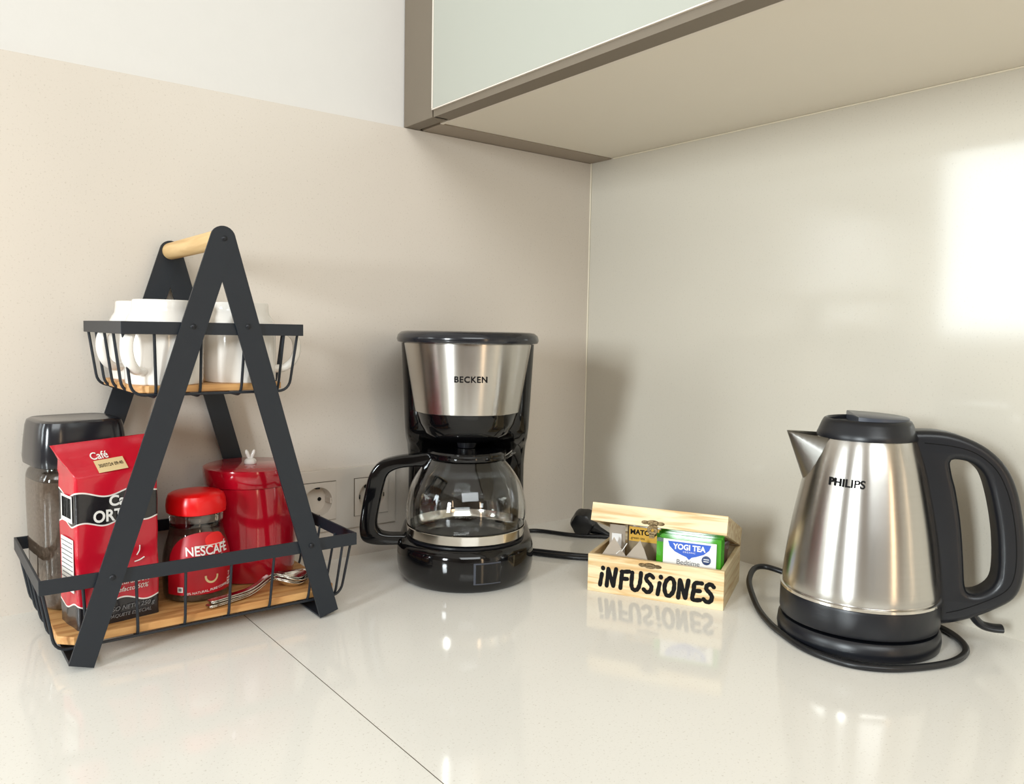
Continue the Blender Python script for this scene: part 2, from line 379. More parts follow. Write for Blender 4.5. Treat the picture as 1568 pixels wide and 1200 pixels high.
def basket(x0, x1, z0, z1, bx0, bx1, bz, fx, sy, board_z):
    y0, y1 = YF + 0.0032, YB - 0.0032
    by0, by1 = y0 + 0.012, y1 - 0.012
    bm = B(); t = 0.0022
    outer = [(x0, y0), (x1, y0), (x1, y1), (x0, y1)]; inner = [(x0 + t, y0 + t), (x1 - t, y0 + t), (x1 - t, y1 - t), (x0 + t, y1 - t)]
    o_ = [(p[0], p[1], z0) for p in outer]; o2 = [(p[0], p[1], z1) for p in outer]; i2 = [(p[0], p[1], z1) for p in inner]; i1 = [(p[0], p[1], z0) for p in inner]
    R = loft(bm, [o_, o2, i2, i1], False, False)
    for i in range(4):
        j = (i + 1) % 4; bm.faces.new((R[3][i], R[3][j], R[0][j], R[0][i]))
    bk = obj('basket', bm, 'black_metal', rack, smooth=False, bevel=0.0004)
    wr = 0.0014; rc = 0.012
    def U(p_top, p_bot, q_bot, q_top):
        """wire going down, round the corner, across and up again"""
        P, Q, R_, S = map(Vector, (p_top, p_bot, q_bot, q_top)); pts = [P]
        for A, C, D in ((P, Q, R_), (Q, R_, S)):
            u = (A - C).normalized(); w = (D - C).normalized()
            for k in range(7):
                tt = k / 6; a_ = C + u * rc * (1 - tt); b_ = C + w * rc * tt
                pts.append(a_.lerp(b_, tt))
        pts.append(S); return pts
    for k, x in enumerate(fx):
        tfrac = (x - x0) / (x1 - x0); xb = bx0 + (bx1 - bx0) * tfrac; xb = x * 0.55 + xb * 0.45
        obj('wire', tube(B(), U((x, y0 + t + wr * 0.6, z0 + 0.003), (xb, by0, bz), (xb, by1, bz), (x, y1 - t - wr * 0.6, z0 + 0.003)), wr, 8), 'black_metal', bk)
    for y in sy:
        obj('wire', tube(B(), U((x0 + t + wr * 0.6, y, z0 + 0.003), (bx0, y * 0.94, bz + 0.0026), (bx1, y * 0.94, bz + 0.0026), (x1 - t - wr * 0.6, y, z0 + 0.003)), wr, 8), 'black_metal', bk)
    c = 0.012
    bd = [(bx0 + 0.003 + c, by0 + 0.002), (bx1 - 0.003 - c, by0 + 0.002), (bx1 - 0.003, by0 + 0.002 + c), (bx1 - 0.003, by1 - 0.002 - c), (bx1 - 0.003 - c, by1 - 0.002), (bx0 + 0.003 + c, by1 - 0.002), (bx0 + 0.003, by1 - 0.002 - c), (bx0 + 0.003, by0 + 0.002 + c)]
    bm = B(); loft(bm, [[(p[0], p[1], bz + 0.0042) for p in bd], [(p[0], p[1], board_z) for p in bd]])
    obj('shelf_board', bm, 'wood_board', bk, smooth=False, bevel=0.001, label='honey-coloured wooden shelf board')
syl = [-0.080, -0.040, 0.0, 0.040, 0.080]
basket(-0.738 - RX, -0.569 - RX, 0.2960, 0.3075, -0.7275 - RX, -0.5795 - RX, 0.2375, [x - RX for x in (-0.7097, -0.668, -0.627, -0.588)], syl, 0.2485)
basket(-0.806 - RX, -0.509 - RX, 0.0725, 0.0855, -0.793 - RX, -0.522 - RX, 0.0145, [x - RX for x in (-0.772, -0.7285, -0.685, -0.642, -0.599, -0.556, -0.524)], syl, 0.0262)
BZ1, BZ2 = 0.2485, 0.0262

# ------------------------------------------------------------------ mugs (upside down)
def make_mug(label):
    t = thing('mug', label, 'mug', group='white mugs in the upper basket')
    bm = B()
    lathe(bm, [(0.0335, 0.0), (0.0345, 0.0008), (0.035, 0.004), (0.0352, 0.03), (0.0352, 0.050), (0.0345, 0.058), (0.0318, 0.064), (0.0292, 0.068), (0.0285, 0.072), (0.0280, 0.0785), (0.0272, 0.0797), (0.0262, 0.0795), (0.0255, 0.0765), (0.003, 0.0760)], 56, cap0=False)
    lathe(bm, [(0.0335, 0.0), (0.0325, 0.001), (0.0322, 0.05), (0.030, 0.060), (0.01, 0.064), (0.001, 0.064)], 56, cap0=False)
    bmesh.ops.remove_doubles(bm, verts=bm.verts, dist=1e-6)
    obj('body', bm, 'ceramic', t)
    pts = cr([(0.033, 0, 0.052), (0.044, 0, 0.053), (0.0535, 0, 0.046), (0.056, 0, 0.034), (0.0525, 0, 0.022), (0.044, 0, 0.0145), (0.033, 0, 0.013)], 6)
    hb = tube(B(), pts, 0.0042, 12); xf(hb, lambda c: (c.x, c.y * 1.5, c.z))
    obj('handle', hb, 'ceramic', t)
    return t
def dup(r0, loc, rz, label):
    r = r0.copy(); COL.objects.link(r); r.location = loc; r.rotation_euler = (0, 0, rz); r['label'] = label
    for ch in r0.children:
        c = ch.copy(); COL.objects.link(c); c.parent = r
        for g in ch.children:
            d = g.copy(); COL.objects.link(d); d.parent = c
    return r
mug = make_mug('white mug upside down at the front left of the upper basket')
mug.location = (-0.6905, -0.1455, BZ1); mug.rotation_euler = (0, 0, math.radians(222))
dup(mug, (-0.6875, -0.0600, BZ1), math.radians(212), 'white mug upside down behind the front left mug, against the wall side')
dup(mug, (-0.6165, -0.1420, BZ1), math.radians(-22), 'white mug upside down at the right of the upper basket, handle towards the coffee maker')

# ------------------------------------------------------------------ red canister
cn = thing('canister', 'tall glossy red storage canister with white rabbit-ear knob in the lower basket', 'canister', (-0.584, -0.078, BZ2))
obj('body', lathe(B(), [(0.043, 0), (0.046, 0.0015), (0.0475, 0.012), (0.0487, 0.04), (0.0490, 0.07), (0.0482, 0.095), (0.0475, 0.104)], 64), 'red_gloss', cn)
obj('lid', lathe(B(), [(0.0488, 0.1045), (0.0496, 0.1055), (0.0506, 0.121), (0.0502, 0.1235), (0.048, 0.1245), (0.001, 0.1248)], 64), 'red_gloss', cn)
kb = B(); lathe(kb, [(0.0065, 0.1249), (0.0070, 0.1262), (0.0066, 0.1285), (0.005, 0.1305), (0.002, 0.1315), (0.0002, 0.1317)], 20)
for s in (-1, 1):
    e = B(); tube(e, [(s * 0.0012, 0, 0.1305), (s * 0.0025, 0, 0.1345), (s * 0.0038, 0, 0.138), (s * 0.0044, 0, 0.1405)], 0.002, 10, rr=[0.0016, 0.0022, 0.0021, 0.0009]); join(kb, e)
xf(kb, lambda c: (c.x * math.cos(-0.4) - c.y * math.sin(-0.4), c.x * math.sin(-0.4) + c.y * math.cos(-0.4), c.z))
obj('knob', kb, 'ceramic', cn, label='white rabbit-ear knob')

# ------------------------------------------------------------------ red capped coffee jar
def wrap(bm, rfun, a0, z0, eps=0.0004):
    """flat print (x along, y up, z out) bent round a vertical axis; a0 = facing azimuth"""
    def f(c):
        z = z0 + c.y; r = rfun(z); a = a0 + c.x / r
        return ((r + eps + c.z) * math.cos(a), (r + eps + c.z) * math.sin(a), z)
    return xf(bm, f)
def profile(pr):
    pr = sorted((z, r) for r, z in pr)
    def f(z):
        if z <= pr[0][0]: return pr[0][1]
        for (za, ra), (zb, rb) in zip(pr, pr[1:]):
            if z <= zb: return ra + (rb - ra) * (z - za) / max(zb - za, 1e-9)
        return pr[-1][1]
    return f
njar = thing('coffee_jar', 'small instant coffee jar with bright red cap and red label', 'jar', (-0.6545, -0.1165, BZ2))
jp = cr([(0.026, 0.0), (0.0312, 0.0015), (0.0328, 0.008), (0.0335, 0.028), (0.0328, 0.042), (0.0305, 0.054), (0.0275, 0.064), (0.0258, 0.074), (0.0262, 0.084), (0.0258, 0.0895)], 4)
jo = [(p.x, p.y) for p in jp]
def jar_glass(prof, th, n=2.0, rot=0, ex=2.0):
    bm = B(); lathe(bm, prof, 56, cap1=False, ex=ex, rot=rot)
    inn = [(max(r - th, 0.001), z + (th if i == 0 else 0) if i < 2 else z) for i, (r, z) in enumerate(prof)]
    inn[0] = (inn[0][0], prof[0][1] + th)
    inn = [(r, max(z, prof[0][1] + th)) for r, z in inn]
    lathe(bm, inn, 56, cap1=False, ex=ex, rot=rot)
    # rim
    return bm
obj('glass_body', jar_glass(jo, 0.0016), 'glass2', njar)
cf = [(max(r - 0.0022, 0.001), max(z, 0.0025)) for r, z in jo if z < 0.056]
obj('coffee', lathe(B(), cf + [(0.024, 0.066), (0.010, 0.070), (0.001, 0.068)], 40), 'coffee', njar, label='brown instant coffee inside')
obj('cap', lathe(B(), [(0.0265, 0.0872), (0.0275, 0.0880), (0.0280, 0.094), (0.0274, 0.1005), (0.0256, 0.1058), (0.022, 0.1080), (0.012, 0.1088), (0.0005, 0.1088)], 56, ex=2.4, rot=0.3), 'red_lid', njar, label='bright red screw cap')
jf = profile(jo); A0 = math.radians(-92)
# label: arched red panel
def arched(w, h0, h1, n=24, m_=12):
    bm = B(); g = {}
    for i in range(n + 1):
        u = -1 + 2 * i / n
        top = h0 + (h1 - h0) * math.sqrt(max(0, 1 - u * u)) ** 1.0
        for j in range(m_ + 1): g[i, j] = bm.verts.new((u * w, top * j / m_, 0))
    for i in range(n):
        for j in range(m_): bm.faces.new((g[i, j], g[i + 1, j], g[i + 1, j + 1], g[i, j + 1]))
    return bm
lb = wrap(arched(0.039, 0.026, 0.062), jf, A0, 0.0085, 0.0003)
lbl = obj('label', lb, 'red_label', njar, label='red printed label')
e = B(); lathe(e, [(1, 0), (0.8, 0), (0.6, 0), (0.4, 0), (0.2, 0), (0.0001, 0.0)], 32, cap0=False); xf(e, lambda c: (c.x * 0.011 + 0.012, c.y * 0.0075, 0)); 
obj('label_glow', wrap(e, jf, A0, 0.0615, 0.0005), 'red_label2', lbl)
obj('lettering', wrap(xf(text('NESCAFÉ', 0.0122, 0.0001, 0.00022, xs=0.90), lambda c: (c.x + 0.004, c.y, c.z)), jf, A0, 0.0520, 0.0006), 'white_print', lbl)
obj('lettering', wrap(xf(text('CLASSIC', 0.0075, 0.0001, 0.0002), lambda c: (c.x + 0.006, c.y, c.z)), jf, A0, 0.0440, 0.0006), 'white_print', lbl)
bar = B(); box(bar, -0.009, 0.024, 0.0570, 0.0576, 0, 0.0001); bmesh.ops.subdivide_edges(bar, edges=bar.edges[:], cuts=6, use_grid_fill=True)
obj('lettering', wrap(bar, jf, A0, 0, 0.0006), 'white_print', lbl)
obj('lettering', wrap(xf(text('100% NATURAL, PURE COFFEE', 0.0034, 0.0001, 0.0001), lambda c: (c.x + 0.002, c.y + c.x * 0.1, c.z)), jf, A0, 0.0118, 0.0006), 'white_print', lbl)
sqb = B(); box(sqb, -0.027, -0.0215, 0.0115, 0.0170, 0, 0.0001); obj('mark', wrap(sqb, jf, A0, 0, 0.0006), 'white_print', lbl)
sqb = B(); box(sqb, -0.0258, -0.0227, 0.0127, 0.0158, 0.0001, 0.0002); obj('mark', wrap(sqb, jf, A0, 0, 0.0006), 'grey_print', lbl)
for k, (s, z) in enumerate((('7', 0.0235), ('mild', 0.0190), ('light', 0.0160), ('dark', 0.0130))):
    obj('lettering', wrap(xf(text(s, 0.006 if k == 0 else 0.0034, 0.0001, 0.0001), lambda c: (c.x + 0.0285, c.y, c.z)), jf, A0, z, 0.0006), 'white_print', lbl)
cup = B(); lathe(cup, [(1, 0), (0.72, 0.0)], 32, cap0=False, cap1=False); xf(cup, lambda c: (c.x * 0.007 + 0.006, min(c.y, 0.1) * 0.0075, 0))
obj('mark', wrap(cup, jf, A0, 0.0265, 0.0006), 'cream_print', lbl)

# ------------------------------------------------------------------ big square jar
bj = thing('coffee_jar', 'large square jar of ground coffee with oversized black lid behind the red packet', 'jar', (-0.7560, -0.0620, BZ2), math.radians(7))
bp = [(p.x, p.y) for p in cr([(0.030, 0.0), (0.0345, 0.002), (0.0370, 0.010), (0.0390, 0.04), (0.0402, 0.09), (0.0404, 0.122), (0.0390, 0.132), (0.0360, 0.1365), (0.0355, 0.141)], 4)]
obj('glass_body', jar_glass(bp, 0.0018, ex=4.0), 'glass2', bj)
cf = [(max(r - 0.0026, 0.001), max(z, 0.003)) for r, z in bp if z < 0.128]
obj('coffee', lathe(B(), cf + [(0.02, 0.129), (0.001, 0.1285)], 48, ex=4.0), 'coffee2', bj, label='brown coffee powder inside')
obj('lid', lathe(B(), [(0.0400, 0.1400), (0.0418, 0.1410), (0.0424, 0.147), (0.0412, 0.163), (0.0395, 0.178), (0.0380, 0.1830), (0.035, 0.1848), (0.028, 0.1840), (0.0005, 0.1836)], 64, ex=4.2), 'black_lid', bj, label='black square lid')

# ------------------------------------------------------------------ red and black coffee packet
PKX, PKY, PKR = -0.7725, -0.1640, math.radians(9)
pk = thing('coffee_packet', 'red and black vacuum-packed ground coffee packet with folded top behind the left rack leg', 'packet', (PKX, PKY, BZ2), PKR)
PW, PD, PH = 0.0735, 0.046, 0.139
def packet_mat():
    Mx = mat('printed_coffee_foil', rgb(198, 20, 44), 0.24, var=0.10, scale=18, bump=0.5, bscale=55, coat=0.3)
    nt = Mx.node_tree; b = nt.nodes['Principled BSDF']; tc = [x for x in nt.nodes if x.type == 'TEX_COORD'][0]
    mixed = [x for x in nt.nodes if x.type == 'MIX'][0]
    sp = nt.nodes.new('ShaderNodeSeparateXYZ'); nt.links.new(tc.outputs['Object'], sp.inputs[0])
    def mth(op, a, b_=None, c=None):
        n = nt.nodes.new('ShaderNodeMath'); n.operation = op
        for i, v in enumerate((a, b_, c)):
            if v is None: continue
            if isinstance(v, (int, float)): n.inputs[i].default_value = v
            else: nt.links.new(v, n.inputs[i])
        return n.outputs[0]
    along = mth('SUBTRACT', sp.outputs[0], sp.outputs[1])      # runs round the corner of the packet
    def wave(z0, amp, freq, ph):
        w = mth('MULTIPLY', mth('SINE', mth('ADD', mth('MULTIPLY', along, freq), ph)), amp)
        return mth('SUBTRACT', mth('SUBTRACT', sp.outputs[2], z0), w)      # height above the wavy line
    w1 = wave(0.020, 0.0032, 140, 2.4); w2 = wave(0.096, 0.0022, 170, 0.6); w3 = wave(0.1235, 0.0028, 130, 1.2)
    black = mth('MAXIMUM', mth('LESS_THAN', w1, 0), mth('MULTIPLY', mth('GREATER_THAN', w2, 0), mth('LESS_THAN', w3, 0)))
    line = mth('LESS_THAN', mth('MINIMUM', mth('MINIMUM', mth('ABSOLUTE', w1), mth('ABSOLUTE', w2)), mth('ABSOLUTE', w3)), 0.0007)
    a = nt.nodes.new('ShaderNodeMix'); a.data_type = 'RGBA'; a.inputs[7].default_value = rgb(30, 28, 32)
    nt.links.new(black, a.inputs[0]); nt.links.new(mixed.outputs[2], a.inputs[6])
    c = nt.nodes.new('ShaderNodeMix'); c.data_type = 'RGBA'; c.inputs[7].default_value = rgb(236, 228, 224)
    nt.links.new(line, c.inputs[0]); nt.links.new(a.outputs[2], c.inputs[6]); nt.links.new(c.outputs[2], b.inputs['Base Color'])
    return Mx
PM = packet_mat()
bm = B()
def prect(x0, x1, y0, y1, z, r=0.004, n=10):
    """rounded rectangle ring sampled evenly"""
    out = []
    cs = [((x1 - r), (y0 + r), -PI / 2), ((x1 - r), (y1 - r), 0), ((x0 + r), (y1 - r), PI / 2), ((x0 + r), (y0 + r), PI)]
    for k, (cx, cy, a0) in enumerate(cs):
        for i in range(5): out.append(Vector((cx + r * math.cos(a0 + i * PI / 8), cy + r * math.sin(a0 + i * PI / 8), z)))
        nx = cs[(k + 1) % 4]; s = out[-1]; e = Vector((nx[0] + r * math.cos(nx[2]), nx[1] + r * math.sin(nx[2]), z))
        for i in range(1, n): out.append(s.lerp(e, i / n))
    return out
rings = []
for k in range(26):
    z = PH * k / 25
    rg = prect(0, PW, 0, PD, z, 0.003)
    for p in rg:
        q = Vector((p.x - PW / 2, p.y - PD / 2, 0)); nn = noise.noise(Vector((p.x * 55, p.y * 55, z * 38))) * 0.0011
        if q.length > 0: p += q.normalized() * nn
    rings.append(rg)
# folded-up top: gable to a flat sealed fin that flares wide and leans back
for z, x0, x1, y0, y1 in ((PH + 0.004, -0.001, PW + 0.001, 0.002, PD - 0.002), (PH + 0.010, -0.003, PW + 0.001, 0.010, PD - 0.010), (PH + 0.016, -0.006, PW + 0.0015, 0.0175, PD - 0.021), (PH + 0.022, -0.009, PW + 0.000, 0.0215, 0.0232), (PH + 0.029, -0.0125, PW - 0.0015, 0.0235, 0.0250)):
    rg = prect(x0, x1, y0, y1, z, min(0.0006, (y1 - y0) / 3))
    for p in rg: p.z += (p.x - x0) / (x1 - x0) * 0.004 + noise.noise(p * 60) * 0.0012
    rings.append(rg)
loft(bm, rings)
body = obj('foil_body', bm, PM, pk, angle=60)
bc = B(); box(bc, -0.0004, -0.00005, 0.006, 0.034, 0.098, 0.1225); obj('barcode_patch', xf(bc, lambda c: (c.x - 0.0010, c.y, c.z)), 'white_print', body, smooth=False)
bc = B(); random.seed(3); y = 0.008
while y < 0.031:
    w = random.choice((0.0003, 0.0005, 0.0008)); box(bc, -0.0017, -0.0013, y, y + w, 0.102, 0.1205); y += w + random.choice((0.0008, 0.0011))
obj('barcode', bc, 'black_print', body, smooth=False)
bc = B(); box(bc, -0.0014, -0.0010, 0.005, 0.036, 0.034, 0.083); obj('info_patch', bc, 'white_print', body, smooth=False)
bc = B()
for k in range(10):
    z = 0.079 - k * 0.0042; y = 0.0065
    while y < 0.033:
        w = random.uniform(0.002, 0.005); box(bc, -0.0018, -0.0014, y, min(y + w, 0.0345), z, z + 0.0008); y += w + 0.0012
obj('info_print', bc, 'grey_print', body, smooth=False)
def front(bm, x, z, eps=0.0014): return xf(bm, lambda c: (x + c.x, -eps - c.z, z + c.y))
obj('lettering', front(text('Café', 0.0135, 0.0001, 0.0004, xs=0.95), 0.0400, 0.1155), 'white_print', body, smooth=False)
obj('lettering', front(text('ORTIZ', 0.0150, 0.0001, 0.0004, xs=0.86), 0.0330, 0.1022), 'white_print', body, smooth=False)
obj('lettering', front(text('Natural 50%', 0.0070, 0.0001, 0.0001, shear=0.3), 0.046, 0.0375), 'white_print', body, smooth=False)
obj('lettering', front(text('Torrefacto 50%', 0.0062, 0.0001, 0.0001, shear=0.3), 0.042, 0.0305), 'white_print', body, smooth=False)
obj('lettering', front(text('PESO NETO 250 g', 0.0058, 0.0001, 0.0001, shear=0.3), 0.045, 0.0130), 'grey_print', body, smooth=False)
obj('lettering', front(text('PAQUETE ESPECIAL', 0.0045, 0.0001, 0.0001, shear=0.3), 0.045, 0.0065), 'grey_print', body, smooth=False)
sw = B(); tube(sw, cr([(0.030, -0.0012, 0.060), (0.036, -0.0012, 0.068), (0.041, -0.0012, 0.078)], 6), 0.0006, 6); tube(sw, cr([(0.050, -0.0012, 0.055), (0.055, -0.0012, 0.056), (0.059, -0.0012, 0.058)], 6), 0.0006, 6); tube(sw, cr([(0.052, -0.0012, 0.061), (0.0545, -0.0012, 0.065), (0.055, -0.0012, 0.070)], 6), 0.0005, 6)
obj('white_swash', sw, 'white_print', body)
# small print and date sticker on the sloping top fin
def slope(bm, x, z, rot=0.08):
    def f(c):
        cx = c.x * math.cos(rot) - c.y * math.sin(rot); cy = c.x * math.sin(rot) + c.y * math.cos(rot)
        zz = z + cy
        pts = ((PH, -0.001), (PH + 0.004, 0.002), (PH + 0.010, 0.010), (PH + 0.016, 0.0175), (PH + 0.022, 0.0215), (PH + 0.031, 0.0235))
        y = 0.0
        zq = zz - (x + cx) / PW * 0.004
        for (za, ya), (zb, yb) in zip(pts, pts[1:]):
            if za <= zq <= zb: y = ya + (yb - ya) * (zq - za) / (zb - za)
        if zq > pts[-1][0]: y = pts[-1][1]
        return (x + cx, y - 0.0016 - c.z, zz)
    return xf(bm, f)
obj('lettering', slope(text('Café', 0.0085, 0.0001, 0.0001), 0.026, 0.1565), 'white_print', body, smooth=False)
st = B(); box(st, -0.013, 0.013, -0.0048, 0.0048, 0, 0.0001); bmesh.ops.subdivide_edges(st, edges=st.edges[:], cuts=5, use_grid_fill=True)
obj('sticker', slope(st, 0.033, 0.1487), 'cream_print', body, smooth=False)
obj('lettering', slope(xf(text('30/07/24 09:40', 0.0036, 0.0001, 0.0001), lambda c: (c.x, c.y, c.z + 0.0004)), 0.033, 0.1490), 'black_print', body, smooth=False)

# ------------------------------------------------------------------ teaspoons
def make_spoon(label):
    t = thing('teaspoon', label, 'spoon', group='teaspoons stacked in the lower basket')
    bm = B(); rows = []
    # along local x: handle end at 0, bowl at 0.135
    N = 34
    for i in range(N + 1):
        x = 0.135 * i / N
        if x < 0.088: w = 0.0052 - 0.0028 * (x / 0.088) ** 0.8 if x > 0.006 else 0.0036 + 0.0016 * x / 0.006
        else:
            q = (x - 0.088) / 0.047; w = max(0.0008, 0.0024 * (1 - q) ** 3 + 0.0155 * math.sin(PI * min(1, max(0, q)) ** 0.85) ** 0.75)
        q = max(0, (x - 0.088) / 0.047); dip = 0.0058 * math.sin(PI * q) ** 0.8 if 0 < q < 1 else 0
        zb = 0.002 + 0.010 * math.exp(-((x - 0.082) / 0.020) ** 2) + 0.004 * (x > 0.088) * q
        rows.append([(x, w * (k / 5), zb - dip * (1 - (k / 5) ** 2)) for k in range(-5, 6)])
    R = [[bm.verts.new(p) for p in r] for r in rows]
    for a, b in zip(R, R[1:]):
        for k in range(10): bm.faces.new((a[k], a[k + 1], b[k + 1], b[k]))
    o = obj('spoon_body', bm, 'steel2', t)
    sm = o.modifiers.new('thick', 'SOLIDIFY'); sm.thickness = 0.0011; sm.offset = 1
    for v in o.data.vertices: v.co.x *= 0.90
    return t
sp0 = None
sx0, sy0, sx1, sy1 = -0.660, -0.171, -0.549, -0.141
for k, lab in enumerate(('bottom teaspoon of the nested stack lying on the lower shelf board', 'second teaspoon from the bottom of the nested stack', 'third teaspoon from the bottom of the nested stack', 'topmost steel teaspoon of the nested stack beside the red canister')):
    rz = math.atan2(sy1 - sy0, sx1 - sx0) + (0, 0.03, -0.02, 0.015)[k]
    loc = (sx0 + (0, -0.001, 0.002, 0.001)[k], sy0 + (0, -0.002, 0.001, 0.0)[k], BZ2 + 0.0005 + 0.0019 * k)
    if k == 0: sp0 = make_spoon(lab); sp0.location = loc; sp0.rotation_euler = (0, 0, rz)
    else: dup(sp0, loc, rz, lab)

# ================================================================== COFFEE MAKER
CMT = math.radians(-34.6)
cm = thing('coffee_maker', 'black and steel filter coffee maker in the corner of the worktop', 'coffee maker', (-0.3395, -0.1505, 0), CMT)
def dplan(w, rf, back, z, rc=0.03, v0=0.0, n=24):
    """plan outline: rounded front (towards -y), straight sides, rounded rear corners"""
    out = []
    for i in range(n + 1):
        a = PI + PI * i / n; out.append((w * math.cos(a), v0 + rf * math.sin(a), z))
    for i in range(9):
        a = PI / 2 * i / 8; out.append((w - rc + rc * math.cos(a), back - rc + rc * math.sin(a), z))
    for i in range(9):
        a = PI / 2 + PI / 2 * i / 8; out.append((-w + rc + rc * math.cos(a), back - rc + rc * math.sin(a), z))
    return out
bm = B(); loft(bm, [dplan(w, w, bk, z) for w, z, bk in ((0.074, 0.0, 0.112), (0.079, 0.004, 0.117), (0.083, 0.012, 0.12), (0.0845, 0.022, 0.122), (0.0845, 0.040, 0.122), (0.083, 0.046, 0.121), (0.079, 0.0495, 0.118), (0.074, 0.0505, 0.113))])
base = obj('base', bm, 'black_gloss', cm, angle=35)
obj('warming_plate', lathe(B(), [(0.073, 0.0505), (0.073, 0.0525), (0.066, 0.0532), (0.001, 0.0532)], 56), 'black_satin', cm)
# back tower with the water tank
bm = B(); 
def tow(w, f, bk, z): return [(x, y, z) for x, y, _ in [Vector(p) for p in prect(-w, w, f, bk, 0, 0.02)]]
loft(bm, [tow(0.0790, 0.0775, 0.122, 0.050), tow(0.0785, 0.0775, 0.122, 0.10), tow(0.0785, 0.0765, 0.122, 0.125), tow(0.0785, 0.060, 0.122, 0.145), tow(0.0782, 0.040, 0.122, 0.158), tow(0.0780, 0.016, 0.122, 0.168), tow(0.0782, 0.003, 0.122, 0.182), tow(0.0795, 0.002, 0.122, 0.21), tow(0.083, 0.0, 0.122, 0.288)])
obj('back_tower', bm, 'black_gloss', cm, angle=50)
# steel front panel: tapering half drum
bm = B(); loft(bm, [dplan(w, w, 0.02, z, 0.004) for w, z in ((0.0635, 0.2055), (0.0645, 0.2062), (0.0775, 0.2872), (0.0775, 0.2885))])
sp_ = obj('steel_panel', bm, 'steel', cm, angle=35, label='brushed steel front panel')
stf = profile([(0.0645, 0.2062), (0.0775, 0.2872)])
obj('lettering', wrap(xf(text('BECKEN', 0.0098, 0.0001, 0.0002, space=1.12), lambda c: (c.x + 0.004, c.y, c.z)), stf, -PI / 2, 0.2480, 0.0006), 'black_print', sp_)
bm = B(); loft(bm, [dplan(w, w, 0.02, z, 0.004) for w, z in ((0.030, 0.1705), (0.040, 0.1712), (0.052, 0.180), (0.0590, 0.192), (0.0625, 0.2052))])
obj('filter_basket', bm, 'black_gloss', cm, angle=40)
obj('drip_spout', lathe(B(), [(0.011, 0.1605), (0.013, 0.1712)], 24, cy=0.0), 'black_satin', cm)
bm = B(); loft(bm, [dplan(w, w, bk, z) for w, z, bk in ((0.080, 0.2886, 0.120), (0.0855, 0.2900, 0.122), (0.0868, 0.2935, 0.123), (0.0855, 0.2985, 0.122), (0.0815, 0.3020, 0.119), (0.0760, 0.3030, 0.114), (0.0700, 0.3018, 0.108), (0.064, 0.3022, 0.102))])
obj('lid', bm, 'black_lid', cm, angle=35)
# switch on the base front
bs = profile([(0.0845, 0.0), (0.0845, 0.05)])
def patch(x0, x1, z0, z1, d, rf, eps, nx=12):
    bm = B(); box(bm, x0, x1, z0, z1, 0, d); 
    bmesh.ops.subdivide_edges(bm, edges=[e for e in bm.edges if abs(e.verts[0].co.x - e.verts[1].co.x) > 1e-6], cuts=nx, use_grid_fill=True)
    return wrap(bm, rf, -PI / 2, 0, eps)
sf = obj('switch_frame', patch(0.010, 0.043, 0.013, 0.038, 0.0008, bs, 0.0), 'grey_plastic', cm, smooth=False)
obj('switch', patch(0.0125, 0.0425, 0.0145, 0.0365, 0.0007, bs, 0.0008), 'black_gloss', sf)

# carafe: stands on the warming plate
cf_ = thing('coffee_carafe', 'empty glass coffee carafe with black handle on the coffee maker plate', 'carafe', (-0.3405, -0.1525, 0.0534), CMT)
ZC = 0.0534
gp = [(p.x, p.y - ZC) for p in cr([(0.055, 0.0545), (0.0665, 0.056), (0.0700, 0.062), (0.0730, 0.070), (0.0745, 0.080), (0.0735, 0.095), (0.0680, 0.115), (0.0585, 0.132), (0.0495, 0.144), (0.0455, 0.150), (0.0462, 0.1535)], 5)]
th = 0.0018
inner = [(r - th, max(z, th * 0.9)) for r, z in gp][::-1]
bm = B(); lathe(bm, gp + inner, 72); obj('glass_jug', bm, 'glass', cf_, angle=70)
bm = B(); lathe(bm, [(0.0680, 0.0010), (0.0700, 0.0012), (0.0722, 0.0020), (0.0735, 0.0125), (0.0728, 0.0130), (0.0712, 0.0060), (0.0690, 0.0018)], 64, cap0=False, cap1=False)
obj('steel_band', bm, 'steel2', cf_, label='steel band round the foot of the jug')
obj('collar', lathe(B(), [(0.0478, 0.0955), (0.0484, 0.0965), (0.0478, 0.1010), (0.0472, 0.1015), (0.0466, 0.1002), (0.0466, 0.0962)], 56, cap0=False, cap1=False), 'black_gloss', cf_)
obj('lid', lathe(B(), [(0.0440, 0.0985), (0.0485, 0.1003), (0.0490, 0.1028), (0.047, 0.1050), (0.030, 0.1062), (0.012, 0.1064), (0.0005, 0.1064)], 56), 'black_gloss', cf_)
# spout lip of the jug on the right-hand side
bm = B(); rows = []
for i in range(7):
    q = i / 6; rows.append([((0.0468 + 0.013 * q) * 1.0 - 0.003 * abs(k) * q, 0.010 * (1 - 0.45 * q) * k, 0.0930 + 0.0070 * q + 0.0025 * abs(k) + 0.002 * q * q) for k in (-1, -0.6, -0.3, 0, 0.3, 0.6, 1)])
R = [[bm.verts.new(p) for p in r] for r in rows]
for a, b in zip(R, R[1:]):
    for k in range(6): bm.faces.new((a[k], a[k + 1], b[k + 1], b[k]))
o = obj('pouring_lip', bm, 'glass', cf_); sm = o.modifiers.new('t', 'SOLIDIFY'); sm.thickness = 0.0015
ho = cr([(0.042, 0.1545), (0.060, 0.1525), (0.085, 0.1490), (0.106, 0.1425), (0.1180, 0.128), (0.1235, 0.108), (0.1285, 0.080), (0.1305, 0.060), (0.1270, 0.0450), (0.1130, 0.0395), (0.092, 0.0390), (0.0735, 0.0410), (0.0705, 0.050), (0.0760, 0.0525), (0.095, 0.0528), (0.1060, 0.0560), (0.1095, 0.066), (0.1060, 0.090), (0.1005, 0.115), (0.0950, 0.128), (0.082, 0.1345), (0.062, 0.1370), (0.0520, 0.1370), (0.0440, 0.1440)], 4, True)
